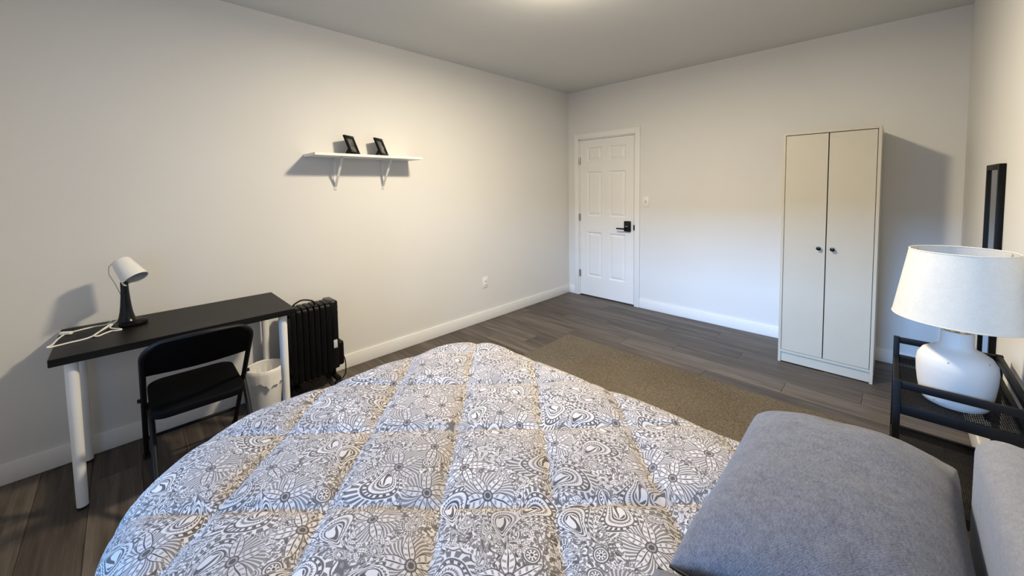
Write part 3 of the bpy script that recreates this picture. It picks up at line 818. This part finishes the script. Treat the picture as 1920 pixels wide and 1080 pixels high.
# ------------------------------------------------------------------ nightstand
nx0, nx1, ny0, ny1 = 3.098, 3.408, -2.300, -1.745
ns = thing('nightstand', ((nx0 + nx1) / 2, (ny0 + ny1) / 2, 0), 'black metal nightstand with mesh shelves and rails beside the headboard', 'nightstand')
q = 0.020
for x in (nx0, nx1 - q):
    for y in (ny0, ny1 - q): MB().bbox((x, y, 0), (x + q, y + q, 0.73), 0.002).build('post', 'black_metal', ns)
def ring(z0, z1, nm):
    for a, b_ in (((nx0 + q, ny0 + 0.002), (nx1 - q, ny0 + q - 0.002)), ((nx0 + q, ny1 - q + 0.002), (nx1 - q, ny1 - 0.002)), ((nx0 + 0.002, ny0 + q), (nx0 + q - 0.002, ny1 - q)), ((nx1 - q + 0.002, ny0 + q), (nx1 - 0.002, ny1 - q))):
        MB().bbox((a[0], a[1], z0), (b_[0], b_[1], z1), 0.002).build(nm, 'black_metal', ns)
for z0, z1, nm in ((0.703, 0.728, 'rail'), (0.612, 0.648, 'shelf_frame'), (0.285, 0.322, 'shelf_frame')):
    if nm == 'rail':
        for a, b_ in (((nx0 + q, ny0 + 0.002), (nx1 - q, ny0 + q - 0.002)), ((nx0 + q, ny1 - q + 0.002), (nx1 - q, ny1 - 0.002)), ((nx1 - q + 0.002, ny0 + q), (nx1 - 0.002, ny1 - q))):
            MB().bbox((a[0], a[1], z0), (b_[0], b_[1], z1), 0.002).build(nm, 'black_metal', ns)
    else: ring(z0, z1, nm)
def wire_mesh(z):
    m_ = MB(); a0, a1, b0, b1 = nx0 + 0.012, nx1 - 0.012, ny0 + 0.012, ny1 - 0.012
    Lx, Ly = a1 - a0, b1 - b0; sp = 0.0105; h = 0.0008; w_ = 0.0011
    k = -Ly
    while k < Lx:
        for sgn in (1, -1):
            t0, t1 = max(0, -k), min(Ly, Lx - k)
            if t1 - t0 > 0.004:
                p = [(a0 + k + t0, t0), (a0 + k + t1, t1)]
                (xa, ta), (xb, tb) = p
                ya, yb = (b0 + ta, b0 + tb) if sgn > 0 else (b1 - ta, b1 - tb)
                d = Vector((xb - xa, yb - ya, 0)).normalized(); nn = Vector((-d.y, d.x, 0)) * w_
                A, B = Vector((xa, ya, z)), Vector((xb, yb, z)); hv = Vector((0, 0, h))
                v = [A - nn - hv, A + nn - hv, B + nn - hv, B - nn - hv, A - nn + hv, A + nn + hv, B + nn + hv, B - nn + hv]
                m_.add(v, [(3, 2, 1, 0), (4, 5, 6, 7), (0, 1, 5, 4), (1, 2, 6, 5), (2, 3, 7, 6), (3, 0, 4, 7)])
        k += sp
    return m_
for z in (0.640, 0.314): tag(wire_mesh(z).build('wire_mesh', 'black_metal', ns, 0), kind='stuff')

# table lamp
TX, TY, TZ = 3.252, -2.150, 0.642
tl = thing('table_lamp', (TX, TY, TZ), 'white speckled ceramic table lamp with off-white drum shade on the nightstand', 'lamp')
MB().lathe([(0, 0.0), (0.066, 0.0), (0.078, 0.006), (0.086, 0.022), (0.092, 0.06), (0.0965, 0.10), (0.098, 0.135), (0.095, 0.160), (0.084, 0.180), (0.066, 0.193), (0.052, 0.200), (0.044, 0.207), (0.0405, 0.218), (0.040, 0.256), (0.037, 0.261), (0, 0.261)], (TX, TY, TZ), 56).build('lamp_base', 'ceramic', tl, 50)
nk = MB().lathe([(0.030, 0.260), (0.032, 0.262), (0.032, 0.267), (0.027, 0.269), (0.010, 0.270), (0.010, 0.29), (0.018, 0.292), (0.018, 0.33), (0.0, 0.332)], (TX, TY, TZ), 32).build('socket', 'brass', tl)
MB().lathe([(0.0, 0.44), (0.016, 0.436), (0.028, 0.42), (0.031, 0.40), (0.024, 0.375), (0.015, 0.352), (0.014, 0.331)][::-1], (TX, TY, TZ), 24).build('bulb', 'bulb', nk)
zb, zt, rb, rtp = 0.304, 0.543, 0.166, 0.128
so = MB().lathe([(rb, zb), (rtp, zt), (rtp - 0.003, zt), (rb - 0.003, zb), (rb, zb)], (TX, TY, TZ), 72).build('lamp_shade', 'linen', tl)
for r_, z in ((rb - 0.0012, zb), (rtp - 0.0012, zt)):
    MB().tube([(TX + r_ * math.cos(2 * PI * k / 60), TY + r_ * math.sin(2 * PI * k / 60), TZ + z) for k in range(60)], 0.0025, 8, closed=True).build('shade_rim', 'linen', so)
sp_ = MB()
for k in range(3):
    a = 2 * PI * k / 3 + 0.4; sp_.tube([(TX, TY, TZ + 0.333), (TX + 0.06 * math.cos(a), TY + 0.06 * math.sin(a), TZ + 0.36), (TX + (rtp - 0.002) * math.cos(a), TY + (rtp - 0.002) * math.sin(a), TZ + zt - 0.004)], 0.0016, 6)
sp_.build('shade_carrier', 'brass', so)

# ------------------------------------------------------------------ bed
BX0, BX1, BY0, BY1 = 1.40, 3.225, -4.185, -2.835
bd = thing('bed', ((BX0 + BX1) / 2, (BY0 + BY1) / 2, 0), 'double bed with a light grey upholstered headboard on the right wall', 'bed')
MB().bbox((BX0 + 0.03, BY0 + 0.02, 0.30), (BX1 - 0.006, BY1 - 0.02, 0.545), 0.05, 4).build('mattress', 'grey_frame', bd)
MB().bbox((BX0 + 0.04, BY0 + 0.03, 0.16), (BX1 - 0.004, BY1 - 0.03, 0.298), 0.02, 3).build('bed_base', 'bed_base', bd)
for x in (BX0 + 0.12, BX1 - 0.12):
    for y in (BY0 + 0.12, BY1 - 0.12): MB().tube([(x, y, 0), (x, y, 0.162)], [0.022, 0.03], 16).build('leg', 'black_matt', bd)
MB().bbox((3.228, -4.225, 0.10), (3.322, -2.795, 0.845), 0.042, 6).build('headboard', 'headboard', bd, 50)

# comforter: quilted cloth laid over the mattress, diamonds at 45 degrees
def value_noise(seed, n=64):
    r = np.random.RandomState(seed); g = r.rand(n, n)
    def f(x, y):
        xi, yi = np.floor(x).astype(int), np.floor(y).astype(int); fx, fy = x - xi, y - yi
        fx, fy = fx * fx * (3 - 2 * fx), fy * fy * (3 - 2 * fy)
        a, b_, c, d = g[xi % n, yi % n], g[(xi + 1) % n, yi % n], g[xi % n, (yi + 1) % n], g[(xi + 1) % n, (yi + 1) % n]
        return (a * (1 - fx) + b_ * fx) * (1 - fy) + (c * (1 - fx) + d * fx) * fy - 0.5
    return f
def comforter():
    zt_ = 0.580; r = 0.105
    fx0, fx1, fy0, fy1 = 1.43, 4.0, -4.175, -2.845   # flat part; open towards the head end
    ox = 0.42; step = 0.0105
    xs_ = np.arange(fx0 - ox, 3.10, step); ys_ = np.arange(fy0 - 0.46, fy1 + 0.40 + 1e-6, step)
    A, B = np.meshgrid(xs_, ys_, indexing='ij')
    cx, cy, hx_, hy_ = (fx0 + fx1) / 2, (fy0 + fy1) / 2, (fx1 - fx0) / 2, (fy1 - fy0) / 2
    def sdf(a, b_):
        bow = 0.03 * np.cos(np.clip((b_ - cy) / hy_, -1, 1) * PI / 2)
        px_, py_ = a - cx, b_ - cy
        rad = np.where(py_ > 0, 0.20, 0.34); rad = np.where(px_ > 0, 0.02, rad)
        qx, qy = np.abs(px_) - hx_ + rad - np.where(px_ < 0, bow, 0), np.abs(py_) - hy_ + rad
        return np.minimum(np.maximum(qx, qy), 0) + np.hypot(np.maximum(qx, 0), np.maximum(qy, 0)) - rad
    h = 1e-4
    d = sdf(A, B); gx = (sdf(A + h, B) - sdf(A - h, B)) / (2 * h); gy = (sdf(A, B + h) - sdf(A, B - h)) / (2 * h)
    gl = np.hypot(gx, gy) + 1e-9; gx, gy = gx / gl, gy / gl
    dd = np.maximum(d, 0); arc = r * PI / 2
    phi = np.clip(dd / r, 0, PI / 2 * 0.94)
    pm = PI / 2 * 0.94
    rest = np.maximum(dd - r * pm, 0)
    outw = r * np.sin(phi) + rest * math.cos(pm); drop = r * (1 - np.cos(phi)) + rest * math.sin(pm)
    n1, n2, n3 = value_noise(1), value_noise(2), value_noise(3)
    tang = A * (-gy) + B * gx
    fold = np.clip(rest / 0.2, 0, 1) * (0.022 * np.sin(tang * 17 + 3 * n1(A * 2, B * 2)) + 0.02 * n2(A * 6, B * 6))
    X = A - gx * dd + gx * (outw + fold); Y = B - gy * dd + gy * (outw + fold)
    Z = zt_ - drop + 0.018 * n1(A * 3.1 + 9, B * 3.1) * (1 - phi)
    # quilting
    U = (B - A) / math.sqrt(2); V = (A + B) / math.sqrt(2)
    U = U + 0.006 * n3(A * 7, B * 7); V = V + 0.006 * n3(A * 7 + 20, B * 7)
    su, sv = 0.325, 0.298
    pu = np.abs(np.sin(PI * (U + 3.515) / su)); pv = np.abs(np.sin(PI * (V + 0.383) / sv))
    du = np.arcsin(np.clip(pu, 0, 1)) * su / PI; dv_ = np.arcsin(np.clip(pv, 0, 1)) * sv / PI
    puff = 0.021 * (1 - np.exp(-du / 0.016)) * (1 - np.exp(-dv_ / 0.016)) + 0.010 * pu * pv
    # pucker ripples next to the seams and soft crumples
    cr = 0.004 * n2(A * 22, B * 22) * (1 - np.minimum(pu, pv)) + 0.006 * n3(A * 9, B * 9) + 0.0025 * n1(A * 40, B * 40) * (1 - np.minimum(pu, pv)) ** 2
    damp = 1 - 0.72 * np.clip((d + 0.10) / 0.16, 0, 1) ** 1.5
    off = puff * damp + cr
    nx_, ny_, nz_ = gx * np.sin(phi), gy * np.sin(phi), np.cos(phi)
    nl = np.sqrt(nx_ ** 2 + ny_ ** 2 + nz_ ** 2); X = X + nx_ / nl * off; Y = Y + ny_ / nl * off; Z = Z + nz_ / nl * off
    Z = np.maximum(Z, 0.03)
    ni, nj = X.shape
    V_ = np.stack([X, Y, Z], -1).reshape(-1, 3)
    idx = np.arange(ni * nj).reshape(ni, nj)
    F = np.stack([idx[:-1, :-1], idx[1:, :-1], idx[1:, 1:], idx[:-1, 1:]], -1).reshape(-1, 4)
    me = bpy.data.meshes.new('comforter'); me.from_pydata(V_.tolist(), [], F.tolist()); me.update()
    uvl = me.uv_layers.new(name='UVMap')
    li = np.empty(len(me.loops), dtype=np.int32); me.loops.foreach_get('vertex_index', li)
    uv = np.stack([A.reshape(-1), B.reshape(-1)], -1)[li]
    uvl.data.foreach_set('uv', uv.astype(np.float32).reshape(-1))
    me.polygons.foreach_set('use_smooth', [True] * len(me.polygons))
    me.materials.append(MT['paisley'])
    o = bpy.data.objects.new('comforter', me); COL.objects.link(o)
    sm = o.modifiers.new('thickness', 'SOLIDIFY'); sm.thickness = 0.018; sm.offset = -1
    return o
tag(comforter(), 'quilted white comforter with dark grey paisley print spread over the bed', 'comforter')

# pillows
def pillow(cx, cy, zbase, lx, ly, th, tilt, rz, seed):
    n = 64; rr = value_noise(seed); rr2 = value_noise(seed + 9)
    s_ = np.linspace(-1, 1, n + 1); Uu, Vv = np.meshgrid(s_, s_, indexing='ij')
    # cluster samples at the rim
    Uu = np.sin(Uu * PI / 2); Vv = np.sin(Vv * PI / 2)
    rc_ = (np.abs(Uu) * np.abs(Vv)) ** 6
    x = Uu * lx / 2 * (1 - 0.050 * (1 - Vv ** 2)) * (1 - 0.025 * rc_); y = Vv * ly / 2 * (1 - 0.035 * (1 - Uu ** 2)) * (1 - 0.018 * rc_)
    prof = np.clip((1 - np.abs(Uu) ** 2.6), 0, 1) ** 0.56 * np.clip((1 - np.abs(Vv) ** 3.2), 0, 1) ** 0.5
    wr = (rr(x * 12 + 5, y * 12 + 5) * 0.010 + rr2(x * 30, y * 30) * 0.003) * np.minimum(1, prof * 2)
    ed = np.exp(-((1 - np.abs(Vv)) / 0.10) ** 2) * rr2(x * 55, y * 8) * 0.012 + np.exp(-((1 - np.abs(Uu)) / 0.10) ** 2) * rr2(x * 8, y * 55) * 0.008
    top = th * 0.72 * prof + wr + ed * prof ** 0.5; bot = -th * 0.28 * prof ** 0.8
    zmid = th * 0.30
    verts = np.concatenate([np.stack([x, y, zmid + top], -1).reshape(-1, 3), np.stack([x, y, zmid + bot], -1).reshape(-1, 3)])
    k = (n + 1) ** 2; idx = np.arange(k).reshape(n + 1, n + 1)
    F = np.stack([idx[:-1, :-1], idx[1:, :-1], idx[1:, 1:], idx[:-1, 1:]], -1).reshape(-1, 4)
    faces = F.tolist() + (F[:, ::-1] + k).tolist()
    me = bpy.data.meshes.new('pillow'); me.from_pydata(verts.tolist(), [], faces)
    bm = bmesh.new(); bm.from_mesh(me); bmesh.ops.remove_doubles(bm, verts=bm.verts[:], dist=0.0008); bm.to_mesh(me); bm.free()
    me.polygons.foreach_set('use_smooth', [True] * len(me.polygons)); me.materials.append(MT['pillow'])
    o = bpy.data.objects.new('pillow', me); COL.objects.link(o)
    o.location = (cx, cy, zbase); o.rotation_euler = (0, -tilt, rz)
    # dark strip in place of the seam's shadow, on the end facing the other pillow
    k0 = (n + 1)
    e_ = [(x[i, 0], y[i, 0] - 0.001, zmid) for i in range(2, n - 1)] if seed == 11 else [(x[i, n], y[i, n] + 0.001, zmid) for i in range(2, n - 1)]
    pp = MB().tube(e_, 0.0035, 8).build('seam_shadow', 'seam_shadow'); pp.parent = o
    return o
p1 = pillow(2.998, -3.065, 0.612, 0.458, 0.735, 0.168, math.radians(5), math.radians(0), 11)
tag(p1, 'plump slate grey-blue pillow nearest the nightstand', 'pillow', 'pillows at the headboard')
p2 = pillow(2.985, -3.798, 0.616, 0.465, 0.71, 0.15, math.radians(5), math.radians(0), 17)
tag(p2, 'slate grey-blue pillow cut off by the bottom edge, only its corner showing', 'pillow', 'pillows at the headboard')
